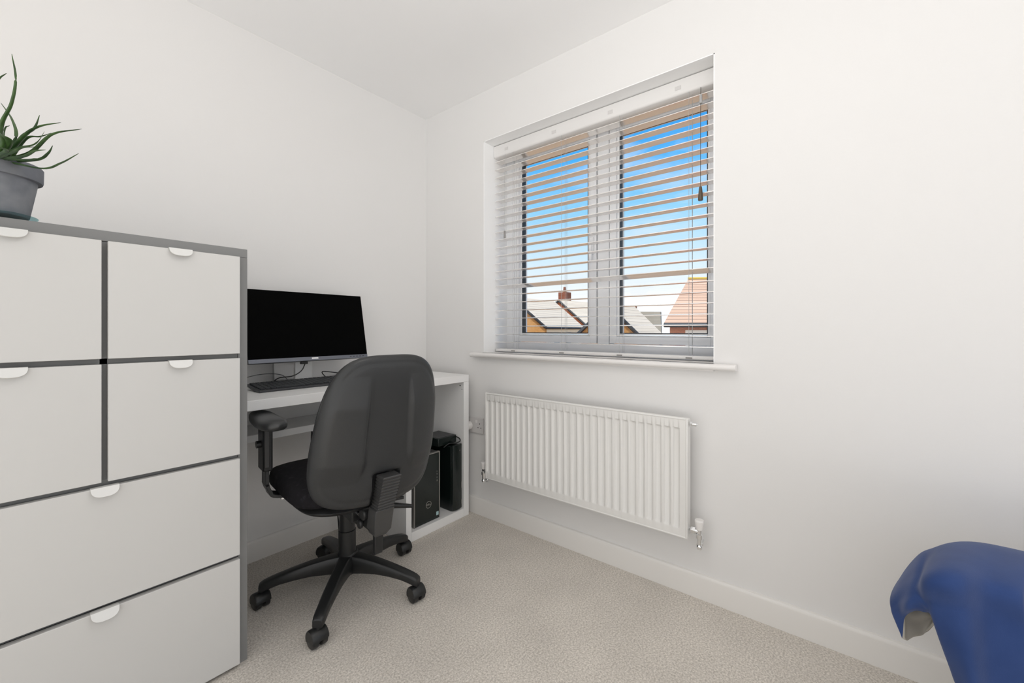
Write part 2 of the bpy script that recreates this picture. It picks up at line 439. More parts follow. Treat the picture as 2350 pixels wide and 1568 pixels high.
obj('front_panel', rel(bm, rad), 'rad_enamel', rad, smooth=60)
bm = B()                                          # casing behind the panel with a rolled rim
ring(bm, RY0-.001, RY1+.001, RZ0-.002, RZ1+.002, .008, RX-.0015, RX+.0125)
box(bm, RX+.0115, RX+.050, RY0+.002, RY1-.002, RZ0+.004, RZ1-.004)
obj('casing', rel(bm, rad), 'rad_enamel', rad, bevel=.003)
for y in (-.75, -1.48):
    bm = B(); box(bm, RX+.050, -.0005, y-.02, y+.02, RZ0+.06, RZ1-.06)
    obj('bracket', rel(bm, rad), 'rad_enamel', rad)
def valve(yc, s, label):
    """s = +1: the radiator lies towards +y"""
    x = RX+.028
    b1 = obj('valve_body', rel((lambda q: (
        lathe(q, [(.0, .0), (.0085, 0), (.0085, .030), (.0125, .032), (.0125, .048), (.009, .050), (.009, .066), (.0, .066)], (x, yc, .228), n=20),
        cyl(q, (x, yc, .285), (x, yc+s*.022, .285), .0085), cyl(q, (x, yc+s*.014, .285), (x, yc+s*.030, .285), .0135, n=6),
        cyl(q, (x, yc+s*.030, .285), (x, yc+s*.042, .285), .0075),
        lathe(q, [(.0, -.008), (.010, -.006), (.0115, .004), (.0085, .010), (0, .010)], (x, yc, .226), n=20),
        cyl(q, (x, yc, .2265), (x+.020, yc+s*.004, .2265), .0095), cyl(q, (x+.018, yc+s*.0035, .2265), (x+.028, yc+s*.005, .2265), .013, n=6),
        cyl(q, (x+.028, yc+s*.005, .2265), (-.0005, yc+s*.006, .2265), .0075), q)[-1])(B()), rad), 'chrome', rad, smooth=40)
    bm = B(); lathe(bm, [(0, 0), (.0115, 0), (.0125, .006), (.0165, .030), (.0165, .034), (.0145, .037), (0, .038)], (x, yc, .293), n=24)
    obj('valve_cap', rel(bm, rad), 'cap_white', rad, smooth=40)
valve(-1.672, 1, ''); valve(-.560, -1, '')
bm = B(); cyl(bm, (RX+.028, RY0-.003, .690), (RX+.028, RY0-.012, .690), .010, n=6); cyl(bm, (RX+.028, RY0-.012, .690), (RX+.028, RY0-.026, .690), .0075)
cyl(bm, (RX+.028, RY0-.026, .690), (RX+.028, RY0-.029, .690), .003)
obj('bleed_valve', rel(bm, rad), 'chrome', rad, smooth=40)

# ================================================================== WALL SOCKET
sk = thing('wall_socket', 'white double wall socket between the desk and the radiator', 'socket', (0, -.437, .505))
bm = B(); box(bm, -.010, -.0005, -.507, -.364, .460, .549); obj('face_plate', rel(bm, sk), 'socket_plastic', sk, bevel=.002)
for yc in (-.475, -.398):
    bm = B(); box(bm, -.0135, -.0095, yc+.012, yc+.024, .519, .535); obj('rocker_switch', rel(bm, sk), 'cap_white', sk, bevel=.001)
    bm = B()
    for dy, z0, z1, hw in ((0, .511, .519, .002), (-.011, .4905, .4955, .003), (.011, .4905, .4955, .003)):
        box(bm, -.0105, -.0095, yc-.005+dy-hw, yc-.005+dy+hw, z0, z1)
    obj('pin_hole', rel(bm, sk), 'black_hole', sk)
pg = thing('plug', 'white round plug pushed into the wall socket beside the desk', 'plug', (-.012, -.405, .498))
bm = B(); lathe(bm, [(0, 0), (.024, 0), (.024, -.012), (.020, -.026), (.011, -.032), (0, -.033)], (-.0125, -.405, .498), n=28, axis='X')
obj('plug_body', rel(bm, pg), 'cap_white', pg, smooth=40)

# ================================================================== DRAWER UNIT
UF = -.616; UX0, UX1 = -1.893, -1.233; UT = 1.308
un = thing('drawer_unit', 'tall grey framed drawer cabinet with white fronts at left edge', 'cabinet', (-1.563, -.31, 0))
UB = -.020
bx('top_panel', 'frame_grey', (UX0, UX1, UF, UB, 1.281, UT), None, .0008)
def up(name, m, d, parent, bevel=.0008):
    bm = B(); box(bm, *d); return obj(name, rel(bm, un), m, parent, bevel=bevel)
bpy.data.objects.remove(bpy.data.objects['top_panel'])
up('top_panel', 'frame_grey', (UX0, UX1, UF, UB, 1.281, UT), un)
up('side_panel', 'frame_grey', (UX1-.026, UX1, UF, UB, 0.0, 1.2805), un)
up('side_panel', 'frame_grey', (UX0, UX0+.026, UF, UB, 0.0, 1.2805), un)
up('back_panel', 'frame_grey', (UX0+.027, UX1-.027, UB-.012, UB-.004, 0.04, 1.28), un)
up('divider', 'frame_grey', (-1.571, -1.555, UF+.004, UB-.013, .665, 1.2805), un)
for z in (.9705, .6575, .3455):
    up('shelf', 'frame_grey', (UX0+.0265, UX1-.0265, UF+.004, UB-.013, z-.008, z+.008), un)
up('plinth', 'frame_grey', (UX0+.0265, UX1-.0265, UF+.03, UF+.046, 0.0, .05), un)
def tab(xc, ztop):
    """half-moon pull tab, bent outwards, screwed on the drawer's top edge"""
    bm = B(); n = 22; front = []; F_ = -.636
    for i in range(n+1):
        a = math.pi * i / n
        cx_ = math.copysign(abs(math.cos(a))**.75, math.cos(a)); sy = abs(math.sin(a))**.75
        front.append((xc + .0265*cx_, F_-.0025-.013*sy, ztop+.001-.021*sy))
    a_ = [bm.verts.new(p) for p in front]; b_ = [bm.verts.new((x, y-.0022, z+.0012)) for x, y, z in front]
    bm.faces.new(a_); bm.faces.new(b_[::-1])
    for i in range(n+1): bm.faces.new((a_[i], b_[i], b_[(i+1) % (n+1)], a_[(i+1) % (n+1)]))
    box(bm, xc-.0265, xc+.0265, F_-.0045, F_+.012, ztop+.0003, ztop+.0022)
    return bm
rows = [(.978, 1.2795, 2), (.664, .964, 2), (.352, .651, 1), (.012, .339, 1)]
for z0, z1, nc in rows:
    spans = ((-1.557, -1.260), (-1.866, -1.569)) if nc == 2 else ((-1.866, -1.260),)
    for a, b_ in spans:
        d_ = up('drawer', 'drawer_white', (a, b_, -.636, -.6165, z0, z1), un, .0012)
        bm = B(); box(bm, a+.02, b_-.02, -.6163, -.10, z0+.02, z1-.05); obj('drawer_box', rel(bm, un), 'frame_grey', d_)
        bm = tab((a+b_)/2, z1); obj('handle', rel(bm, un), 'tab_white', d_, smooth=50)

# ------------------------------------------------------------------ potted plant on a glass dish
PX, PY = -1.744, -.530
dish = B(); lathe(dish, [(0, 0), (.058, 0), (.064, .004), (.0735, .016), (.0745, .018), (.0725, .0185), (.062, .0075), (0, .007)], (PX, PY, UT), n=56)
dish = obj('glass_dish', dish, 'glass_dish', smooth=50)
tag(dish, 'shallow blue-green glass dish under the grey plant pot', 'dish')
pp = thing('potted_plant', 'spiky green aloe-like plant in grey clay pot on the cabinet', 'plant', (PX, PY, UT+.0150))
bm = B()
lathe(bm, [(0, 0), (.058, 0), (.060, .003), (.0735, .088), (.0735, .0895), (.0815, .090), (.083, .094), (.0835, .124), (.0815, .1265), (.077, .1265), (.074, .110), (.070, .108), (.0, .108)], (0, 0, 0), n=64)
obj('pot', bm, 'pot', pp, smooth=35)
bm = B(); lathe(bm, [(0, .109), (.0735, .109), (.0735, .1085)], (0, 0, 0), n=40); obj('soil', bm, 'soil', pp)
base = Vector((PX, PY, UT+.0150+.108))
def leaf(pts, w0=.0065):
    """thick channelled succulent blade through the given world points"""
    bm = B(); Q = spline([Vector(p) for p in pts], 8); n = len(Q); R = []
    for i, p in enumerate(Q):
        t_ = i/(n-1); d = (Q[min(i+1, n-1)] - Q[max(i-1, 0)]).normalized()
        side = d.cross(Vector((0, 0, 1)));
        if side.length < .1: side = RT.copy()
        side = (side.normalized()*.6 + RT*.0).normalized(); upv = side.cross(d).normalized()
        w_ = 1.18 * w0 * (1 - t_)**.62 * (.75 + .5*math.sin(math.pi*min(1, t_*1.6+.15))**2) + .0004
        R.append([p + side*w_, p + side*w_*.55 - upv*w_*.55, p - upv*w_*.7, p - side*w_*.55 - upv*w_*.55, p - side*w_, p - side*w_*.4 + upv*w_*.12, p + side*w_*.4 + upv*w_*.12])
    loft(bm, R); bmesh.ops.translate(bm, verts=bm.verts, vec=-Vector(pp.location))
    o = obj('leaf', bm, 'leaf', pp, smooth=60)
LV = [  # image-side view of every blade: (px, py, distance ahead) of its points after the root
    ([(2, 290, .98), (26, 238, .96), (36, 180, .95), (27, 124, .96)], .0055),
    ([(36, 318, .95), (28, 275, .97), (2, 236, 1.0)], .005),
    ([(10, 300, 1.0), (22, 288, 1.0)], .004),
    ([(50, 315, .97), (78, 295, .96), (91, 264, .96)], .0065),
    ([(55, 312, .94), (90, 290, .92), (140, 281, .91)], .0065),
    ([(60, 318, .97), (92, 313, .97), (118, 305, .98)], .0055),
    ([(40, 340, .90), (80, 330, .90), (102, 302, .91)], .0045),
    ([(30, 348, .86), (52, 338, .85), (80, 337, .85)], .006),
    ([(70, 350, .95), (120, 308, .93), (188, 296, .92)], .0075),
    ([(55, 358, .90), (80, 346, .88), (105, 344, .88)], .006),
    ([(86, 366, .96), (110, 352, .95), (121, 334, .95)], .0062),
    ([(98, 386, .94), (140, 374, .92), (181, 352, .91)], .0052),
    ([(66, 366, .92), (82, 364, .91), (100, 365, .91)], .0045),
    ([(20, 325, .90), (-5, 300, .88), (-30, 240, .88), (-5, 185, .88), (15, 168, .88)], .006),
    ([(8, 330, .90), (-10, 300, .88), (-40, 270, .86)], .0065),
    ([(-30, 320, .90), (-80, 290, .88), (-130, 270, .86)], .0065),
    ([(-50, 350, .95), (-100, 340, .95), (-160, 300, .96)], .0065),
    ([(-10, 290, 1.05), (-40, 220, 1.08), (-60, 150, 1.1)], .006),
    ([(15, 345, .85), (-20, 335, .80), (-60, 340, .78)], .006)]
for k, (pts, w0) in enumerate(LV):
    P = [V(*p) for p in pts]
    d = Vector((P[0].x-base.x, P[0].y-base.y, 0)); d = d.normalized() * min(.045, d.length*.7)
    leaf([base + d*.35 + Vector((0, 0, -.004)), base + d + Vector((0, 0, .016))] + P, w0)

# ================================================================== DESK
dk = thing('desk', 'white desk with open tower shelf at its right end', 'desk', (-.64, -.22, 0))
DF = -.430; DX0, DX1 = -1.232, -.045; DT = .795
def dp(name, d, parent=None, bevel=.0012):
    bm = B(); box(bm, *d); return obj(name, rel(bm, dk), 'desk_white', parent or dk, bevel=bevel)
dp('desktop', (DX0, DX1, DF, -.0165, .757, DT))
rp = dp('end_panel', (DX1-.039, DX1, DF, -.0165, 0, .7565))
dp('end_panel', (DX0, DX0+.03, DF, -.0165, 0, .7565))
dp('cubby_side_panel', (-.478, -.445, DF, -.0165, 0, .7565))
dp('cubby_floor', (-.4445, -.0845, DF, -.0165, .0, .046))
dp('cubby_back_panel', (-.4445, -.0845, -.030, -.0170, .0465, .7565))
dp('cable_shelf', (DX0+.0305, -.4785, -.245, -.0165, .598, .627))
dp('back_rail', (DX0+.0305, -.4785, -.034, -.0170, .6275, .7565))
for y, z in ((-.40, .735), (-.415, .715)):
    bm = B(); cyl(bm, (DX1-.0392, y, z), (DX1-.0402, y, z), .004 if z > .72 else .002, n=14); obj('screw_hole', rel(bm, dk), 'black_hole', dk)

# ------------------------------------------------------------------ monitor
mo = thing('monitor', 'wide black screen monitor on silver stand on the white desk', 'monitor', (-.816, -.17, DT))
TA = math.atan2(.062, .300)
def mon(name, m, x0, x1, y0, y1, z0, z1, parent=None, bevel=.001):
    """box in the tilted panel's frame: y into the panel, z up the panel"""
    bm = B(); box(bm, x0, x1, y0, y1, z0, z1)
    bmesh.ops.rotate(bm, verts=bm.verts, cent=(0, 0, 0), matrix=Matrix.Rotation(-TA, 3, 'X'))
    bmesh.ops.translate(bm, verts=bm.verts, vec=Vector((0, -.200+.17, .911-DT)))
    return obj(name, bm, m, parent or mo, bevel=bevel)
mon('housing', 'pc_side', -.272, .272, .0015, .028, 0, .321)
mon('screen', 'screen', -.2715, .2715, 0, .0014, .0175, .3205, bevel=0)
cb = mon('lower_bezel', 'bezel_grey', -.272, .272, -.0015, .0014, 0, .0172)
mon('brand_badge', 'logo_white', -.012, .018, -.0022, -.0016, .0065, .0135, cb, bevel=0)
for k in range(5):
    mon('bezel_button', 'pc_side', .175+.017*k, .184+.017*k, -.0022, -.0016, .007, .011, cb, bevel=0)
def lrel(bm, o): return rel(bm, o)
bm = B(); prf = [(-.055, 0), (.055, 0)]
loft(bm, [[Vector((-.885+dx, y, z)) for dx, y in ((-.070, -.108), (.020, -.108), (.020, -.094), (-.070, -.094))] for z in (DT+.008, .95, 1.03)]); box(bm, -.940, -.880, -.158, -.100, .985, 1.030)
obj('stand_neck', rel(bm, mo), 'stand_silver', mo, bevel=.003)
bm = B(); box(bm, -1.01, -.852, -.112, -.022, DT+.0003, DT+.008); obj('stand_base', rel(bm, mo), 'stand_silver', mo, bevel=.003)
bm = B(); box(bm, -.865, -.835, -.178, -.160, .895, .925); obj('cable_plug', rel(bm, mo), 'cable_black', mo, bevel=.002)

# white box behind the stand
wb = B(); box(wb, -.848, -.766, -.075, -.050, DT+.0003, .905)
tag(obj('white_box', wb, 'desk_white', bevel=.003), 'small upright white box behind the monitor stand', 'box')

# ------------------------------------------------------------------ keyboard
kb = thing('keyboard', 'black wired keyboard on the desk below the monitor', 'keyboard', (-.845, -.19, DT))
bm = B(); prf = [(-.258, DT+.0005), (-.258, DT+.010), (-.120, DT+.026), (-.118, DT+.0145), (-.130, DT+.0145), (-.200, DT+.0005)]
loft(bm, [[Vector((x, y, z)) for y, z in prf] for x in (-1.068, -.622)]); obj('keyboard_body', rel(bm, kb), 'kb_body', kb, bevel=.002)
bm = B(); sl = math.atan2(.016, .138)
rot = Matrix.Rotation(sl, 3, 'X')
for r in range(6):
    nk = 21
    for c in range(nk):
        if r == 0 and 4 <= c <= 8: continue
        x0 = -1.060 + c*.0206; y0 = -.245 + r*.0200
        z0 = DT + .0103 + (y0+.258) * .016/.138
        box(bm, x0+.001, x0+.0192, y0+.001, y0+.0180, z0, z0+.0058, rot=rot)
    if r == 0:
        x0 = -1.060 + 4*.0206; y0 = -.245; z0 = DT+.0103+.0015
        box(bm, x0, x0+.101, y0+.001, y0+.018, z0, z0+.0058, rot=rot)
o = obj('keys', rel(bm, kb), 'key_black', kb, bevel=.0012, seg=1); o['kind'] = 'stuff'
# cables
def cable(name, pts, r, label, m='cable_black'):
    bm = B(); tube(bm, pts, r, n=8, k=10); return tag(obj(name, bm, m, smooth=60), label, 'cable')
cable('monitor_cable', [(-.851, -.182, .895), (-.875, -.200, .868), (-.915, -.205, .848), (-.955, -.155, .838), (-.965, -.09, .80), (-.96, -.03, DT+.003)], .0024, 'black cable running down from the monitor plug to the keyboard')
cable('thin_cable', [(-1.20, -.10, DT+.003), (-1.12, -.12, .835), (-1.02, -.13, .858), (-.935, -.135, .850), (-.900, -.13, .815), (-.895, -.12, DT+.003)], .0016, 'thin grey cable arching over the desk left of the stand', 'pc_side')
cable('looped_cable', [(-.60, -.150, .826), (-.67, -.155, .838), (-.735, -.150, .850), (-.750, -.140, .848), (-.735, -.13, .83), (-.69, -.11, .80), (-.62, -.09, DT+.003)], .0024, 'black cable loop resting on the keyboard beside the mouse')
cl = B(); tube(cl, [(-1.150, -.06, DT+.006), (-1.130, -.075, DT+.010), (-1.118, -.08, DT+.006)], .0045, n=8); tag(obj('desk_clip', cl, 'cable_black', smooth=60), 'tiny dark clip on the desk beside the cabinet edge', 'clip')
ms = thing('mouse', 'black computer mouse behind the keyboard near the chair back', 'mouse', (-.585, -.06, DT))
bm = B(); R = []
for i in range(13):
    t_ = i/12; y = -.055 + .110*t_; hw = .030*math.sin(math.pi*min(.97, max(.03, t_)))**.45; hh = .036*math.sin(math.pi*min(.98, max(.02, t_*.9+.05)))**.6
    R.append([Vector((hw*math.cos(a), y, .0005+hh*max(0, math.sin(a))**.8)) for a in [math.pi*k/12 for k in range(13)]])
loft(bm, R); obj('mouse_body', bm, 'kb_body', ms, smooth=60)
bm = B(); box(bm, -.003, .003, -.048, -.030, .024, .036); obj('scroll_wheel', bm, 'pc_side', ms, bevel=.002)
ms.rotation_euler = (0, 0, math.radians(60))
# under-desk cables
cable('hanging_cable', [(-.828, -.20, .597), (-.822, -.19, .52), (-.77, -.15, .42), (-.66, -.10, .34), (-.64, -.07, .20), (-.62, -.06, .01)], .0035, 'black cable hanging below the cable shelf, left of its pair')
cable('hanging_cable', [(-.806, -.20, .597), (-.803, -.19, .53), (-.75, -.15, .43), (-.63, -.10, .36), (-.60, -.07, .20), (-.585, -.06, .01)], .0028, 'thinner black cable hanging below the cable shelf, right of its pair')

# ------------------------------------------------------------------ computers on the cubby floor
pc = thing('computer_tower', 'black computer tower with grey edge and round logo in desk shelf', 'computer', (-.327, -.25, .0465))
bm = B(); box(bm, -.410, -.243, -.392, -.095, .0468, .400); obj('case', rel(bm, pc), 'pc_side', pc, bevel=.002)
bm = B(); ring_ = None
for d in ((-.412, -.4065, -.408, -.3925, .0468, .402), (-.2465, -.241, -.408, -.3925, .0468, .402), (-.4064, -.2466, -.408, -.3925, .3965, .402)):
    box(bm, *d)
obj('edge_trim', rel(bm, pc), 'pc_trim', pc, bevel=.001)
bm = B(); box(bm, -.4063, -.2467, -.406, -.3925, .0468, .3963)
fp = obj('front_panel', rel(bm, pc), 'pc_black', pc, bevel=.002)
def yring(bm, cx_, cz, y, R_, r_, n=40, yt=.0012):
    A = []
    for i in range(n):
        a = 2*math.pi*i/n; c, s = math.cos(a), math.sin(a)
        A.append([Vector((cx_+R_*c, y, cz+R_*s)), Vector((cx_+r_*c, y, cz+r_*s)), Vector((cx_+r_*c, y-yt, cz+r_*s)), Vector((cx_+R_*c, y-yt, cz+R_*s))])
    VV = [[bm.verts.new(p) for p in q] for q in A]
    for i in range(n):
        for j in range(4): bm.faces.new((VV[i][j], VV[(i+1) % n][j], VV[(i+1) % n][(j+1) % 4], VV[i][(j+1) % 4]))
bm = B(); yring(bm, -.318, .138, -.4062, .0185, .0160)
obj('logo_ring', rel(bm, pc), 'pc_trim', fp)
def text(name, s, size, loc, rot, m, parent, ext=.0006, align='CENTER', bold=.0):
    cu = bpy.data.curves.new(name, 'FONT'); cu.body = s; cu.size = size; cu.extrude = ext; cu.align_x = align; cu.align_y = 'CENTER'; cu.offset = bold
    to = bpy.data.objects.new(name, cu); COL.objects.link(to)
    bpy.context.view_layer.update()
    me = bpy.data.meshes.new_from_object(to.evaluated_get(bpy.context.evaluated_depsgraph_get()))
    bpy.data.objects.remove(to)
    o = bpy.data.objects.new(name, me); COL.objects.link(o); me.materials.append(M[m])
    o.location = Vector(loc) - Vector(parent.location if parent and parent.type == 'EMPTY' else (0, 0, 0)); o.rotation_euler = rot; o.parent = parent
    return o
lg = text('logo_lettering', 'DELL', .0125, (-.318, -.4068, .138), (math.pi/2, 0, 0), 'pc_trim', pc, bold=.0003)
bm = B(); box(bm, -.266, -.250, -.4068, -.4061, .064, .083); obj('sticker', rel(bm, pc), 'sticker', fp)
for z in (.245, .262, .280):
    bm = B(); box(bm, -.262, -.259, -.4066, -.4061, z, z+.008); obj('front_port', rel(bm, pc), 'pc_trim', fp)
bm = B(); box(bm, -.262, -.259, -.4066, -.4061, .296, .300)
obj('front_port', rel(bm, pc), 'pc_trim', fp)

p2 = thing('computer_tower', 'slim glossy black computer tower beside the right end panel', 'computer', (-.122, -.24, .0465))
bm = B(); box(bm, -.158, -.088, -.405, -.080, .0468, .405); obj('case', rel(bm, p2), 'pc_black', p2, bevel=.003)
bm = B(); prf = [(-.158, -.406), (-.157, -.418), (-.135, -.424), (-.110, -.424), (-.0890, -.418), (-.088, -.406)]
loft(bm, [[Vector((x, y, z)) for x, y in prf] for z in (.052, .411)]); f2 = obj('front_panel', rel(bm, p2), 'pc_black', p2, bevel=.002)
for d in ((-.113, -.109, -.4256, -.4243, .375, .382), (-.097, -.094, -.4225, -.421, .165, .200), (-.097, -.094, -.4225, -.421, .075, .100)):
    bm = B(); box(bm, *d); obj('front_port', rel(bm, p2), 'pc_trim', f2)
pb = B(); box(pb, -.225, -.090, -.375, -.225, .4125, .455); 
sb = thing('black_box', 'small flat black box lying on top of slim computer tower', 'box', (-.157, -.30, .4122))
obj('box_body', rel(pb, sb), 'pc_black', sb, bevel=.003)
bm = B(); box(bm, -.215, -.100, -.365, -.235, .4553, .4562); obj('box_lid', rel(bm, sb), 'pc_side', sb)
cable('tower_cable', [(-.092, -.36, .445), (-.089, -.395, .438), (-.095, -.41, .425), (-.12, -.40, .4165), (-.15, -.38, .4165), (-.18, -.37, .40)], .003, 'black cable draped over the top of the slim computer tower')

# ================================================================== OFFICE CHAIR
ARM_Y = .085
ch = thing('office_chair', 'black wheeled office chair with high back in front of desk', 'chair', (-.854, -.567, 0), -math.radians(8))
# chair frame: +x right, +y where the sitter looks
def arm_bm(a):
    bm = B(); R = []
    d = Vector((math.cos(a), math.sin(a), 0)); s = Vector((-math.sin(a), math.cos(a), 0))
    for r, zt, zb, w_ in ((.026, .150, .078, .031), (.07, .147, .083, .026), (.13, .139, .088, .0235), (.19, .127, .086, .022), (.24, .115, .080, .0205), (.272, .106, .072, .0200), (.292, .099, .066, .0195), (.306, .091, .062, .017)):
        h = zt - zb; p = d*r
        p = p*1.023; R.append([p + s*w_*.75 + Vector((0, 0, zt-h*.02)), p + s*w_ + Vector((0, 0, zt-h*.22)), p + s*w_*1.02 + Vector((0, 0, zb+h*.15)), p + s*w_*.8 + Vector((0, 0, zb)),
                  p - s*w_*.8 + Vector((0, 0, zb)), p - s*w_*1.02 + Vector((0, 0, zb+h*.15)), p - s*w_ + Vector((0, 0, zt-h*.22)), p - s*w_*.75 + Vector((0, 0, zt-h*.02)), p + Vector((0, 0, zt+h*.02))])
    loft(bm, R); return bm
bs = obj('star_base', (lambda q: (lathe(q, [(0, .070), (.030, .070), (.036, .080), (.040, .105), (.040, .148), (.036, .158), (0, .158)], n=36), q)[1])(B()), 'chair_plastic', ch, smooth=45)
castor_yaw = [.10, .50, .20, .15, .05]
for k in range(5):
    a = math.radians(6.6 + 8 + 72*k)
    obj('base_leg', arm_bm(a), 'chair_plastic', bs, bevel=.003, smooth=50)
    cx_, cy_ = .306*math.cos(a), .306*math.sin(a)
    bm = B(); cyl(bm, (0, 0, .045), (0, 0, .074), .007, n=12)
    # hood over the two wheels
    R = []
    for x in (-.025, -.021, .021, .025):
        rr = .0275 if abs(x) < .022 else .025
        R.append([Vector((x, .004 + rr*math.cos(t_), .0275 + (rr+.001)*math.sin(t_))) for t_ in [math.radians(-25 + 205*i/16) for i in range(17)]])
    loft(bm, R)
    for x0 in (-.024, .004):
        lathe(bm, [(0, x0), (.022, x0), (.0262, x0+.003), (.0262, x0+.017), (.022, x0+.020), (0, x0+.020)], (0, .004, .0265), n=32, axis='X')
    c_ = obj('castor', bm, 'chair_plastic', bs, smooth=40); c_.location = (cx_, cy_, 0); c_.rotation_euler = (0, 0, castor_yaw[k]); c_.scale = (1.08, 1.08, 1.08)
bm = B(); lathe(bm, [(0, .15), (.0335, .15), (.0335, .245), (.030, .247), (.030, .33), (.0275, .331), (.0275, .372), (0, .372)], n=36); gc = obj('gas_column', bm, 'chair_plastic', ch, smooth=45); gc.location = (.004, .034, 0); bs.location = (.009, .038, 0)
bm = B(); box(bm, -.055, .055, -.155, .09, .350, .405); box(bm, -.025, .025, -.13, -.04, .325, .352); mech = obj('mechanism', bm, 'chair_plastic', ch, bevel=.006)
bm = B(); cyl(bm, (.05, -.06, .372), (.115, -.10, .352), .009, .009); cyl(bm, (.115, -.10, .352), (.205, -.125, .330), .0125, .0075)
obj('height_lever', bm, 'chair_plastic', mech, smooth=45)
bm = B(); cyl(bm, (.05, -.115, .383), (.165, -.13, .378), .0075, .006); obj('tilt_lever', bm, 'chair_plastic', mech, smooth=45)
bm = B(); cyl(bm, (-.035, -.155, .385), (-.035, -.175, .385), .006); obj('bolt', bm, 'chrome', mech, smooth=45)
bm = B(); cyl(bm, (-.012, -.17, .340), (-.035, -.18, .352), .005); obj('bolt', bm, 'chrome', mech, smooth=45)
# seat
def slab(bm, hx, y0, y1, z0, z1, p=4.5, crown=.012, n=56, waterfall=0):
    yc = (y0+y1)/2; hy = (y1-y0)/2; R = []
    def ringp(s_, z, dz=0):
        out = []
        for i in range(n):
            a = 2*math.pi*i/n; c, s = math.cos(a), math.sin(a)
            k_ = (abs(c)**p + abs(s)**p)**(-1/p)
            x, y = hx*s_*k_*c, hy*s_*k_*s
            zz_ = z + dz*(1 - (abs(c*k_*s_))**2) - waterfall*max(0, (y/hy))**3
            out.append(Vector((x, yc+y, zz_)))
        return out
    for s_, z in ((.0001, z0), (.85, z0), (.95, z0+.008), (.995, z0+.022), (1, (z0+z1)/2), (.99, z1-.018), (.955, z1-.006), (.88, z1-.001), (.7, z1+crown*.4), (.45, z1+crown*.8), (.2, z1+crown), (.0001, z1+crown)):
        R.append(ringp(s_, z))
    loft(bm, R)
bm = B(); slab(bm, .246, -.20, .290, .436, .513, p=4.4, waterfall=.02); obj('seat', bm, 'chair_fabric', ch, smooth=60)
bm = B(); slab(bm, .215, -.215, .24, .402, .442, p=3.2, crown=0); obj('seat_pan', bm, 'chair_plastic', ch, smooth=60)
# backrest: moulded shell behind a fabric cushion
ZB, ZT = .450, .968; ZC = (ZB+ZT)/2; HZ = (ZT-ZB)/2
def lin(z, tab_):
    def one(z):
        for (a, va), (b_, vb) in zip(tab_, tab_[1:]):
            if z <= b_: return va + (vb-va) * (z-a)/(b_-a)
        (a, va), (b_, vb) = tab_[-2:]
        return va + (vb-va) * (z-a)/(b_-a)
    return sum(one(z + d*.012)*(6-abs(d)) for d in range(-5, 6)) / 36
WT = [(.46, .228), (.55, .228), (.65, .225), (.77, .213), (.86, .199), (.92, .190), (.97, .183)]
BE = [(.46, .190), (.545, .213), (.65, .240), (.77, .275), (.855, .302), (.92, .325), (.97, .340)]
BM_ = [(.46, .305), (.56, .320), (.65, .330), (.77, .345), (.86, .358), (.97, .372)]
def back_pts(kind, NS=110, NZ=110):
    P = []
    for i in range(NZ+1):
        t_ = -math.cos(math.pi*i/NZ); z = ZC + HZ*t_*.9995
        p = 4.9 if t_ < 0 else 3.9
        ww = lin(z, WT) * (1-abs(t_*.9995)**p)**(1/p)
        row = []
        for j in range(NS+1):
            s = -math.cos(math.pi*j/NS); x = ww*s
            W_ = lin(z, WT); q = (abs(x/W_)**p + abs(t_)**p)**(1/p)
            q = min(1, q); rim = math.sqrt(max(0, 1-q**9))
            be = lin(z, BE); bmid = lin(z, BM_)
            body = be + (bmid-.028-be) * (1-min(1, abs(x/W_))**2.2)
            if kind == 'rear':
                b_ = body + .028*rim
                g = abs(x)/W_                       # shallow raised panel between two curved creases
                zc_ = min(1, max(0, (z-.545)/.07)); ztp = min(1, max(0, (.90-z)/.10))
                gx = .36 + .10*max(0, (.62-z)/.075)**2
                st = 1/(1+math.exp(-(g-gx)/.011))
                b_ += .017*st*zc_*ztp*min(1, max(0, (1-q)*9))
                rr = math.exp(-((q-.90)/.03)**2); b_ -= .0022*rr
                nt_ = 1/(1+math.exp((abs(x)-(.046-.02*max(0, (.60-z))))/.0012)) * 1/(1+math.exp((z-.566)/.0012))
                b_ -= .030*nt_
            else:
                b_ = body - .030 - .026*rim + .012*(1-q)
                if q > .97: b_ = body - .030*((q-.97)/.03*0+1)
            row.append(Vector((x, -b_, z)))
        P.append(row)
    return P
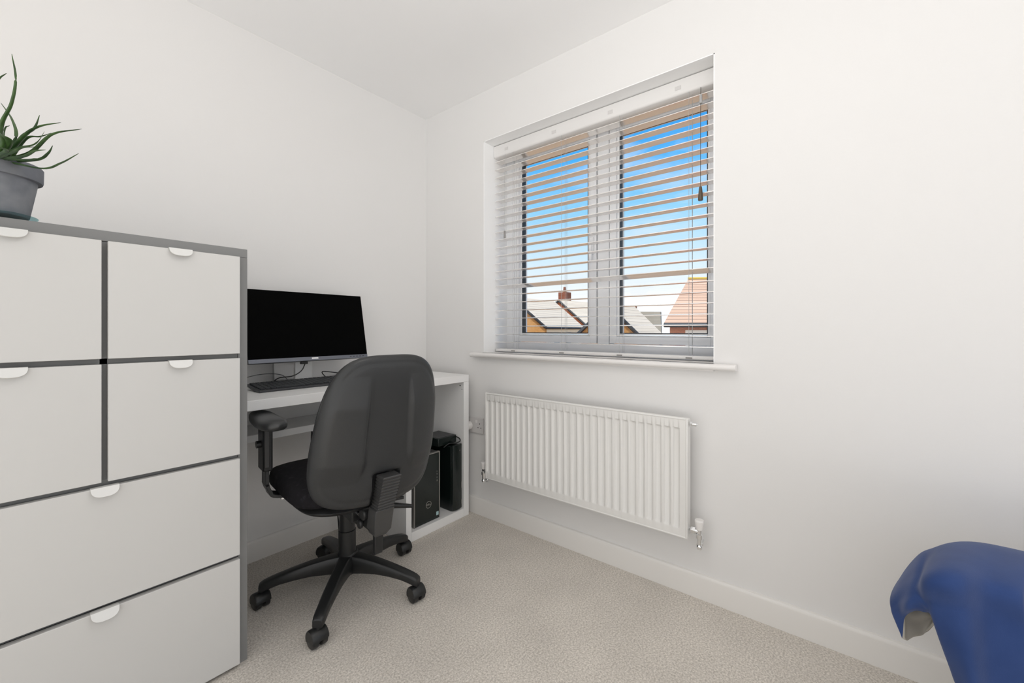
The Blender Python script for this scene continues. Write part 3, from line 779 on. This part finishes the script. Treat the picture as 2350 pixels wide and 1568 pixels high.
def back_part(kind, name, m):
    bm = B(); A = back_pts('rear'); C_ = back_pts('front'); n = len(A); k = len(A[0])
    if kind == 'rear':
        inner = [[Vector((p.x*.985, p.y + .020, ZC+(p.z-ZC)*.985)) for p in r] for r in [[Vector((a.x, -(lin(a.z, BE) + (lin(a.z, BM_)-.028-lin(a.z, BE))*(1-min(1, abs(a.x/lin(a.z, WT)))**2.2)), a.z)) for a in r] for r in A]]
        outer = A
    else:
        outer = C_
        inner = [[Vector((a.x*.985, -(lin(a.z, BE) + (lin(a.z, BM_)-.028-lin(a.z, BE))*(1-min(1, abs(a.x/lin(a.z, WT)))**2.2)) + .0205, ZC+(a.z-ZC)*.985)) for a in r] for r in A]
        outer = [[Vector((c.x*.975, c.y, ZC+(c.z-ZC)*.975)) for c in r] for r in outer]
    VO = [[bm.verts.new(p) for p in r] for r in outer]; VI = [[bm.verts.new(p) for p in r] for r in inner]
    for G_ in (VO, VI):
        for i in range(n-1):
            for j in range(k-1): bm.faces.new((G_[i][j], G_[i][j+1], G_[i+1][j+1], G_[i+1][j]))
    loopidx = [(0, j) for j in range(k)] + [(i, k-1) for i in range(1, n)] + [(n-1, j) for j in range(k-2, -1, -1)] + [(i, 0) for i in range(n-2, 0, -1)]
    for a_, b_ in zip(loopidx, loopidx[1:] + loopidx[:1]):
        bm.faces.new((VO[a_[0]][a_[1]], VO[b_[0]][b_[1]], VI[b_[0]][b_[1]], VI[a_[0]][a_[1]]))
    return obj(name, bm, m, ch, smooth=70)
back_part('rear', 'back_shell', 'chair_shell')
back_part('front', 'back_cushion', 'chair_fabric')
# upright that carries the backrest: ribbed bellows, smooth cover, end post
def section(bm, b0, b1, z, hw): return [Vector((sx*hw, -(b0 if sy < 0 else b1), z)) for sx, sy in ((-1, -1), (1, -1), (1, 1), (-1, 1))]
bm = B(); R = []; nr = 11
for i in range(nr*4+1):
    t_ = i/(nr*4); z = .562 - .127*t_; rib = .0035*(1 if (i % 4) in (1, 2) else 0)
    b1 = .362 - .050*t_; hw = .034 - .002*t_
    R.append(section(bm, b1-.052, b1-.004+rib, z + (0), hw-.003+rib*.6))
loft(bm, R); obj('ribbed_sleeve', bm, 'bellows', ch, smooth=25)
bm = B(); loft(bm, [section(bm, .250, .312, .437, .033), section(bm, .246, .305, .425, .034), section(bm, .225, .292, .355, .031), section(bm, .222, .272, .330, .020)])
obj('upright_cover', bm, 'bellows', ch, bevel=.004)
bm = B(); loft(bm, [section(bm, .242, .262, .335, .016), section(bm, .240, .258, .262, .0145)]); obj('upright_post', bm, 'chair_plastic', ch, bevel=.003)
bm = B(); box(bm, -.030, .030, -.245, -.150, .345, .395); cyl(bm, (-.045, -.215, .400), (.045, -.215, .400), .022); cyl(bm, (-.050, -.200, .362), (-.036, -.200, .362), .017)
obj('tilt_hinge', bm, 'chair_plastic', ch, bevel=.005)
# armrests
for s in (-1, 1):
    xa = s*.280
    bm = B(); R = []
    for i in range(25):
        t_ = i/24; y = -.108 + .305*t_
        e_ = (1-abs(2*t_-1)**3.2)**(1/2.6) if 0 < t_ < 1 else .02
        hw = .046*max(.05, e_)*(1-.10*t_); top = .748 - .006*math.sin(math.pi*t_)
        hh = .022*max(.1, e_**.7)
        R.append([Vector((xa + hw*math.copysign(abs(math.cos(a))**.7, math.cos(a)), y, top-.019 + hh*math.copysign(abs(math.sin(a))**.75, math.sin(a)))) for a in [2*math.pi*k/24 for k in range(24)]])
    loft(bm, R); obj('armrest_pad', bm, 'chair_arm', ch, smooth=60)
    bm = B(); box(bm, xa-.016, xa+.016, -.055+ARM_Y, .020+ARM_Y, .545, .715); ao = obj('armrest_sleeve', bm, 'chair_plastic', ch, bevel=.005)
    bm = B(); box(bm, xa-.012, xa+.004, -.060+ARM_Y, -.0555+ARM_Y, .560, .712); obj('sleeve_rib', bm, 'bellows', ao, bevel=.002)
    bm = B(); cyl(bm, (xa+s*.016, -.020+ARM_Y, .640), (xa+s*.030, -.020+ARM_Y, .640), .013, n=18); obj('height_knob', bm, 'chair_plastic', ao, smooth=40)
    bm = B(); R = []
    path = [Vector((xa, ARM_Y, .60)), Vector((xa, ARM_Y, .50)), Vector((xa, ARM_Y, .494)), Vector((xa-s*.010, ARM_Y, .468)), Vector((xa-s*.034, ARM_Y, .445)), Vector((xa-s*.18, ARM_Y, .425))]
    Q = spline(path, 5)
    for i, p in enumerate(Q):
        d = (Q[min(i+1, len(Q)-1)]-Q[max(i-1, 0)]).normalized(); nrm = Vector((d.z, 0, -d.x))
        R.append([p + nrm*.006 + Vector((0, -.048, 0)), p + nrm*.006 + Vector((0, .010, 0)), p - nrm*.006 + Vector((0, .010, 0)), p - nrm*.006 + Vector((0, -.048, 0))])
    loft(bm, R); obj('armrest_bracket', bm, 'chair_arm', ch, bevel=.003)
    bm = B(); cyl(bm, (xa-s*.055, -.030+ARM_Y, .436), (xa-s*.055, -.030+ARM_Y, .428), .010, n=6); obj('bracket_bolt', bm, 'chrome', ch)

# ================================================================== BED AND BLUE COVER
bd = thing('bed', 'low bed under the navy blue cover by the wall', 'bed', (-.24, -3.2, 0))
bm = B(); box(bm, -.430, -.030, -4.12, -2.42, .12, .30); obj('bed_base', rel(bm, bd), 'bed_base', bd, bevel=.01)
bm = B(); box(bm, -.425, -.032, -4.12, -2.43, .3005, .3575); obj('mattress', rel(bm, bd), 'cap_white', bd, bevel=.04)
bm = B(); cyl(bm, (-.350, -4.10, .430), (-.350, -2.46, .430), .072, n=32); obj('bolster', rel(bm, bd), 'cap_white', bd, bevel=.02)
for x in (-.43, -.06):
    for y in (-2.50, -4.06):
        bm = B(); box(bm, x-.02, x+.02, y-.02, y+.02, 0, .1195); obj('leg', rel(bm, bd), 'bed_base', bd)
cvr = thing('duvet', 'navy blue cover with beige lining drooping over the bed corner', 'bedding', (-.45, -2.3, 0))
def surf(cols, nu=10, nv=10):
    """Catmull-Rom surface through a net of control points"""
    rows_ = [spline(c, nv) for c in cols]
    m_ = len(rows_[0])
    return [spline([r[j] for r in rows_], nu) for j in range(m_)]
NET = [
 [V(2085, 1335, 1.05), V(2064, 1333, 1.00), V(2047, 1372, .955), V(2048, 1402, .945), V(2058, 1432, .94), V(2070, 1464, .94)],
 [V(2105, 1310, 1.08), V(2086, 1302, 1.00), V(2068, 1350, .935), V(2066, 1385, .925), V(2070, 1408, .925), V(2076, 1418, .925)],
 [V(2140, 1290, 1.09), V(2115, 1273, 1.00), V(2098, 1330, .91), V(2085, 1376, .895), V(2084, 1396, .895), V(2092, 1401, .90)],
 [V(2168, 1281, 1.10), V(2140, 1263, 1.00), V(2116, 1330, .895), V(2106, 1368, .88), V(2112, 1390, .88), V(2118, 1402, .885)],
 [V(2195, 1276, 1.10), V(2172, 1252, 1.00), V(2124, 1322, .865), V(2130, 1385, .865), V(2140, 1410, .865), V(2150, 1425, .865)],
 [V(2225, 1274, 1.10), V(2205, 1247, 1.00), V(2158, 1315, .845), V(2150, 1390, .85), V(2166, 1470, .85), V(2200, 1575, .85)],
 [V(2262, 1276, 1.10), V(2250, 1249, .99), V(2208, 1320, .832), V(2210, 1400, .824), V(2220, 1480, .819), V(2236, 1590, .817)],
 [V(2310, 1285, 1.08), V(2305, 1259, .97), V(2262, 1330, .838), V(2262, 1410, .828), V(2268, 1500, .822), V(2278, 1620, .82)],
 [V(2370, 1300, 1.05), V(2370, 1275, .94), V(2335, 1350, .815), V(2340, 1440, .81), V(2345, 1540, .80), V(2350, 1660, .80)],
 [V(2450, 1322, 1.02), V(2450, 1302, .91), V(2430, 1390, .79), V(2440, 1480, .78), V(2445, 1580, .775), V(2450, 1720, .77)],
]
# the far side of the net is pulled on along the bed so that the cover goes on behind the frame
for yy_ in (-2.75, -3.3, -4.17):
    NET.append([Vector((-.24, yy_, .46)), Vector((-.36, yy_, .560)), Vector((-.53, yy_, .50)), Vector((-.545, yy_, .40)), Vector((-.55, yy_, .29)), Vector((-.555, yy_, .14))])
G_ = surf(NET, 9, 9)
# add soft creases
from mathutils import noise
cen = Vector(cvr.location)
bm = B(); VV = []
for r in G_:
    row = []
    for p in r:
        q = p + Vector((-.7, .3, .4)).normalized() * (.006*noise.noise(Vector((p.x*7, p.y*9, p.z*2.5))) + .003*noise.noise(p*18))
        row.append(bm.verts.new(q - cen))
    VV.append(row)
for i in range(len(VV)-1):
    for j in range(len(VV[0])-1): bm.faces.new((VV[i][j], VV[i][j+1], VV[i+1][j+1], VV[i+1][j]))
o = obj('cover_top', bm, 'blue_cloth', cvr, smooth=180)
sm = o.modifiers.new('solid', 'SOLIDIFY'); sm.thickness = .006; sm.offset = 0
# underside and lining seen below the hanging corner
LN = [
 [V(2086, 1330, 1.07), V(2072, 1385, .985), V(2074, 1430, .955), V(2073, 1464, .944)],
 [V(2110, 1310, 1.09), V(2085, 1385, .985), V(2082, 1430, .965), V(2084, 1466, .955)],
 [V(2140, 1300, 1.10), V(2106, 1390, .985), V(2106, 1428, .975), V(2106, 1462, .965)],
 [V(2170, 1300, 1.10), V(2130, 1395, .985), V(2130, 1422, .975), V(2129, 1444, .965)],
 [V(2200, 1310, 1.10), V(2165, 1400, .985), V(2165, 1415, .97), V(2155, 1424, .95)],
]
bm = B(); VV = [[bm.verts.new(p - cen + Vector((.0, 0, .004*math.sin(j*.35)*math.sin(i*.2)))) for j, p in enumerate(r)] for i, r in enumerate(surf(LN, 8, 8))]
for i in range(len(VV)-1):
    for j in range(len(VV[0])-1): bm.faces.new((VV[i][j], VV[i][j+1], VV[i+1][j+1], VV[i+1][j]))
o = obj('lining', bm, 'lining', cvr, smooth=180); o['label'] = 'beige lining of the folded corner'
sm = o.modifiers.new('solid', 'SOLIDIFY'); sm.thickness = .004; sm.offset = 0

# ================================================================== CEILING LAMP (behind the camera)
lm = thing('pendant_lamp', 'white globe pendant lamp hanging from the ceiling above the floor centre', 'lamp', (-1.10, -1.62, 2.40))
bm = B(); lathe(bm, [(0, 0), (.05, 0), (.05, -.02), (.012, -.035), (0, -.035)], n=32); obj('ceiling_rose', bm, 'cap_white', lm, smooth=40)
bm = B(); cyl(bm, (0, 0, -.03), (0, 0, -.31), .003, n=8); obj('flex', bm, 'cap_white', lm)
bm = B(); bmesh.ops.create_uvsphere(bm, u_segments=40, v_segments=24, radius=.15); bmesh.ops.translate(bm, verts=bm.verts, vec=(0, 0, -.45)); obj('lamp_shade', bm, 'lamp_glass', lm, smooth=180)

# ================================================================== OUTSIDE
bm = B(); box(bm, .30, 160, -160, 120, -3.3, -3.0); tag(obj('ground', bm, 'ground'), 'warm brown ground below the window', 'ground')['kind'] = 'structure'
bm = B(); box(bm, 0.0, .27, -9, WY0-.6, -3.0, 3.0); box(bm, 0.0, .27, .9, 7, -3.0, 3.0); bm.free()
def wv(px, py, d): return V(px, py, d)
GZ = -3.0
Zv = Vector((0, 0, 1))
def flat(name, pts, thick, m, parent, uvscale=1.0):
    """a real slab: polygon pts, thickened downwards/backwards by vector thick"""
    bm = B(); prism(bm, pts, thick)
    P = [Vector(p) for p in pts]; ua = (P[1]-P[0]).normalized(); nrm = (P[1]-P[0]).cross(P[2]-P[1]).normalized(); va = nrm.cross(ua).normalized()
    return obj(name, bm, m, parent, uv=(P[0], ua*uvscale, va*uvscale))
def thing_o(name, label, cat, group=None): return thing(name, label, cat, (0, 0, 0), 0, group)
def house(name, label, e0, e1, depth, ridge_h, wallm, roofm, over=.25, fascia=True, floor_z=GZ, windows=(), hip=0):
    """gabled house; e0,e1 = ends of the eaves facing us (world, at eaves height); depth = horizontal vector from the
    near eaves to the far eaves; ridge_h above the eaves; hip = how far the ridge ends are pulled in"""
    h = thing_o(name, label, 'house', 'houses across the way')
    e0 = Vector(e0); e1 = Vector(e1); D_ = Vector(depth); ax = (e1-e0).normalized(); dn = D_.normalized()
    f0 = e0 + D_; f1 = e1 + D_; r0 = (e0+f0)/2 + Zv*ridge_h + ax*hip; r1 = (e1+f1)/2 + Zv*ridge_h - ax*hip
    bm = B(); ins = .25
    a0, a1, b0, b1 = [p - Zv*.12 for p in (e0 + ax*ins*1 + dn*ins, e1 - ax*ins + dn*ins, f0 + ax*ins - dn*ins, f1 - ax*ins - dn*ins)]
    g0 = (a0+b0)/2 + Zv*(ridge_h-.15); g1 = (a1+b1)/2 + Zv*(ridge_h-.15)
    def dz(p): return Vector((p.x, p.y, floor_z))
    vs = [bm.verts.new(p) for p in (a0, b0, b1, a1, dz(a0), dz(b0), dz(b1), dz(a1))]
    bm.faces.new((vs[0], vs[3], vs[7], vs[4])); bm.faces.new((vs[1], vs[5], vs[6], vs[2]))
    if hip:
        bm.faces.new((vs[0], vs[4], vs[5], vs[1])); bm.faces.new((vs[3], vs[2], vs[6], vs[7])); bm.faces.new((vs[0], vs[1], vs[2], vs[3]))
    else:
        w0 = bm.verts.new(g0); w1 = bm.verts.new(g1)
        bm.faces.new((vs[0], vs[4], vs[5], vs[1], w0)); bm.faces.new((vs[3], w1, vs[2], vs[6], vs[7]))
    lay = bm.loops.layers.uv.new('UV')
    for f in bm.faces:
        nn = f.normal if f.normal.length else Vector((1, 0, 0)); f.normal_update(); nn = f.normal
        ua = Zv.cross(nn); ua = ua.normalized() if ua.length > .01 else ax
        for l in f.loops: l[lay].uv = (l.vert.co.dot(ua), l.vert.co.z)
    obj('wall', bm, wallm, h)
    dwn = Vector((0, 0, -.14))
    flat('roof_slope', [e0, e1, r1, r0], dwn, roofm, h)
    flat('roof_slope', [f1, f0, r0, r1], dwn, roofm, h)
    if hip:
        flat('roof_slope', [f0, e0, r0], dwn, roofm, h); flat('roof_slope', [e1, f1, r1], dwn, roofm, h)
    if fascia:
        bm = B(); tube(bm, [e0-Zv*.10-dn*.05, e1-Zv*.10-dn*.05], .09, n=8, smooth=False); obj('gutter', bm, 'roof_edge', h)
        if not hip:
            for (p, q) in ((e0, r0), (e1, r1), (f0, r0), (f1, r1)):
                bm = B(); tube(bm, [p-Zv*.08, q-Zv*.08], .10, n=6, smooth=False); obj('verge', bm, 'roof_edge', h)
    for (u, zt, ww, hh) in windows:                  # (metres along the eaves, top below the eaves, width, height)
        p = e0 + ax*(u+ins) + dn*(ins-.04); z = e0.z - zt
        bm = B(); q = p + ax*ww
        prism(bm, [Vector((p.x, p.y, z)), Vector((q.x, q.y, z)), Vector((q.x, q.y, z-hh)), Vector((p.x, p.y, z-hh))], dn*.06)
        fr = obj('window', bm, 'white_render', h)
        bm = B(); p2_ = p + ax*.12 - dn*.01; q2 = q - ax*.12 - dn*.01
        prism(bm, [Vector((p2_.x, p2_.y, z-.12)), Vector((q2.x, q2.y, z-.12)), Vector((q2.x, q2.y, z-hh+.12)), Vector((p2_.x, p2_.y, z-hh+.12))], dn*.03)
        obj('pane', bm, 'house_glass', fr)
    return h, (e0, e1, f0, f1, r0, r1)

HB = []                                              # filled in below
# red tiled house on the right
d0 = 17.0
hE = house('house', 'brick house with large red-brown tiled roof and white windows', wv(1524, 741, d0), wv(1524, 741, d0) + RT*7.5 - FW*.6, FW*6.4+RT*2.4, 2.15, 'brick_orange', 'roof_red', hip=1.1,
           windows=((.60, .30, 1.3, 1.3), (2.6, .30, 1.2, 1.3)))
bm = B(); e0, e1, f0, f1, r0, r1 = hE[1]
tube(bm, [r0+Zv*.04, r1+Zv*.04], .06, n=8, smooth=False); obj('ridge_tiles', bm, 'lichen', hE[0])
# grey roofed house with white gable
d0 = 76.0
hD = house('house', 'distant white house with plain grey roof and small chimney', wv(1490, 790, d0)-RT*8.0-FW*1.0, wv(1519, 790, d0), FW*9+RT*2.8, 6.1, 'white_render', 'roof_grey')
bm = B(); pc_ = (hD[1][4]*.5+hD[1][5]*.5); box(bm, pc_.x-.3, pc_.x+.3, pc_.y-.3, pc_.y+.3, pc_.z-.3, pc_.z+1.0); obj('chimney', bm, 'brick_orange', hD[0])
def gable_house(label, apex, foot_l, foot_r, run, wallm, roofm):
    """gable end facing us: apex and both eaves corners of that gable; run = vector to the far gable"""
    h = thing_o('house', label, 'house', 'houses across the way')
    A = Vector(apex); Lf = Vector(foot_l); Rf = Vector(foot_r); run = Vector(run)
    def dz(p): return Vector((p.x, p.y, GZ))
    rn = run.normalized(); i0 = rn*.15
    bm = B(); prism(bm, [A-Zv*.1+i0, Rf-Zv*.1+i0, dz(Rf)+i0, dz(Lf)+i0, Lf-Zv*.1+i0], run-i0*2)
    lay = bm.loops.layers.uv.new('UV')
    for f in bm.faces:
        f.normal_update(); nn = f.normal; ua = Zv.cross(nn); ua = ua.normalized() if ua.length > .01 else rn
        for l in f.loops: l[lay].uv = (l.vert.co.dot(ua), l.vert.co.z)
    obj('wall', bm, wallm, h)
    for P_, Q_ in ((A, Rf), (Lf, A)):
        ov = (Rf-A).normalized()*.2 if P_ is A else (Lf-A).normalized()*.2
        a_, b_ = (P_, Q_+ov) if P_ is A else (P_+ov, Q_)
        flat('roof_slope', [b_, b_+run, a_+run, a_] if P_ is A else [a_, b_, b_+run, a_+run], Vector((0, 0, .12)), roofm, h)
        bm = B(); tube(bm, [a_, b_], .13, n=6, smooth=False); obj('verge', bm, 'roof_edge', h)
    g = Rf+(Rf-A).normalized()*.2
    bm = B(); tube(bm, [g, g+run], .10, n=6, smooth=False); obj('gutter', bm, 'roof_edge', h)
    return h, (A, Lf, Rf, run)
d0 = 30.0
gC = gable_house('tan brick house with pale roof in the right-hand pane', wv(1395, 700, d0), wv(1330, 763, d0), wv(1461, 765, d0), RT*3.1+FW*4.0, 'brick_tan', 'roof_pale')
d0 = 38.0
gA = gable_house('tan brick house with pale roof at the left of the window', wv(1175, 684, d0), wv(1100, 750, d0), wv(1250, 750, d0), RT*4.47+FW*6.1, 'brick_tan', 'roof_pale')
Rf, run = gA[1][2], gA[1][3]; rn = run.normalized(); outn = Vector((rn.y, -rn.x, 0))
bm = B(); prism(bm, [Rf+outn*.06-Zv*.2+rn*.3, Rf+outn*.06-Zv*.2+run-rn*.3, Vector((Rf.x, Rf.y, GZ))+outn*.06+run-rn*.3, Vector((Rf.x, Rf.y, GZ))+outn*.06+rn*.3], -outn*.1)
obj('side_wall', bm, 'cream_render', gA[0])
for k in (1.6, 3.9):
    p = Rf + rn*k + outn*.10 - Zv*.55; bm = B(); prism(bm, [p, p+rn*.95, p+rn*.95-Zv*1.1, p-Zv*1.1], -outn*.08); obj('window', bm, 'house_glass', gA[0])
ap = wv(1282, 690, 52.0); rf = wv(1369, 769, 49.0); lf = ap*2 - rf; lf.z = rf.z
gB = gable_house('orange brick house with steep gable verge and brick chimney', ap, lf, rf, RT*7.0+FW*8.0, 'brick_orange', 'roof_pale')
cpt = wv(1296, 690, 54.2)
bm = B(); box(bm, cpt.x-.6, cpt.x+.6, cpt.y-.6, cpt.y+.6, cpt.z-2.0, cpt.z+1.05); ck = obj('chimney', bm, 'brick_orange', gB[0])
bm = B(); cyl(bm, (cpt.x, cpt.y, cpt.z+1.05), (cpt.x, cpt.y, cpt.z+1.75), .22, .17, n=12); obj('chimney_pot', bm, 'brick_orange', ck)
# trees on the skyline
def tree(p, r, label):
    tr_ = thing('tree', label, 'tree', (p.x, p.y, GZ))
    bm = B(); cyl(bm, (0, 0, 0), (0, 0, p.z-GZ-r*.3), .25, .12, n=10); obj('trunk', bm, 'soil', tr_)
    bm = B(); rnd = random.Random(int(p.y*100))
    for k in range(420):
        d = Vector((rnd.gauss(0, 1), rnd.gauss(0, 1), rnd.gauss(0, 1))).normalized() * r * rnd.uniform(.5, 1.0)**.6
        c = Vector((0, 0, p.z-GZ)) + Vector((d.x, d.y, d.z*.8)); s_ = r*.11
        a1 = Vector((rnd.uniform(-1, 1), rnd.uniform(-1, 1), rnd.uniform(-1, 1))).normalized(); a2 = a1.orthogonal().normalized(); a3 = a1.cross(a2)
        q = [bm.verts.new(c + a1*s_), bm.verts.new(c + a2*s_*.5), bm.verts.new(c - a1*s_), bm.verts.new(c - a2*s_*.5)]
        bm.faces.new(q); bm.faces.new((q[0], bm.verts.new(c+a3*s_*.4), q[2]))
    obj('foliage', bm, 'tree_leaf', tr_)
tree(wv(1281, 712, 84), 2.2, 'small dark tree behind the roofs left of the chimney')
tree(wv(1316, 712, 92), 2.0, 'low tree crown just right of the brick chimney')
tree(wv(1336, 714, 84), 2.0, 'tree crown near the middle of the left-hand pane')
tree(wv(1364, 712, 94), 2.0, 'tree crown behind the roofs beside the window mullion')
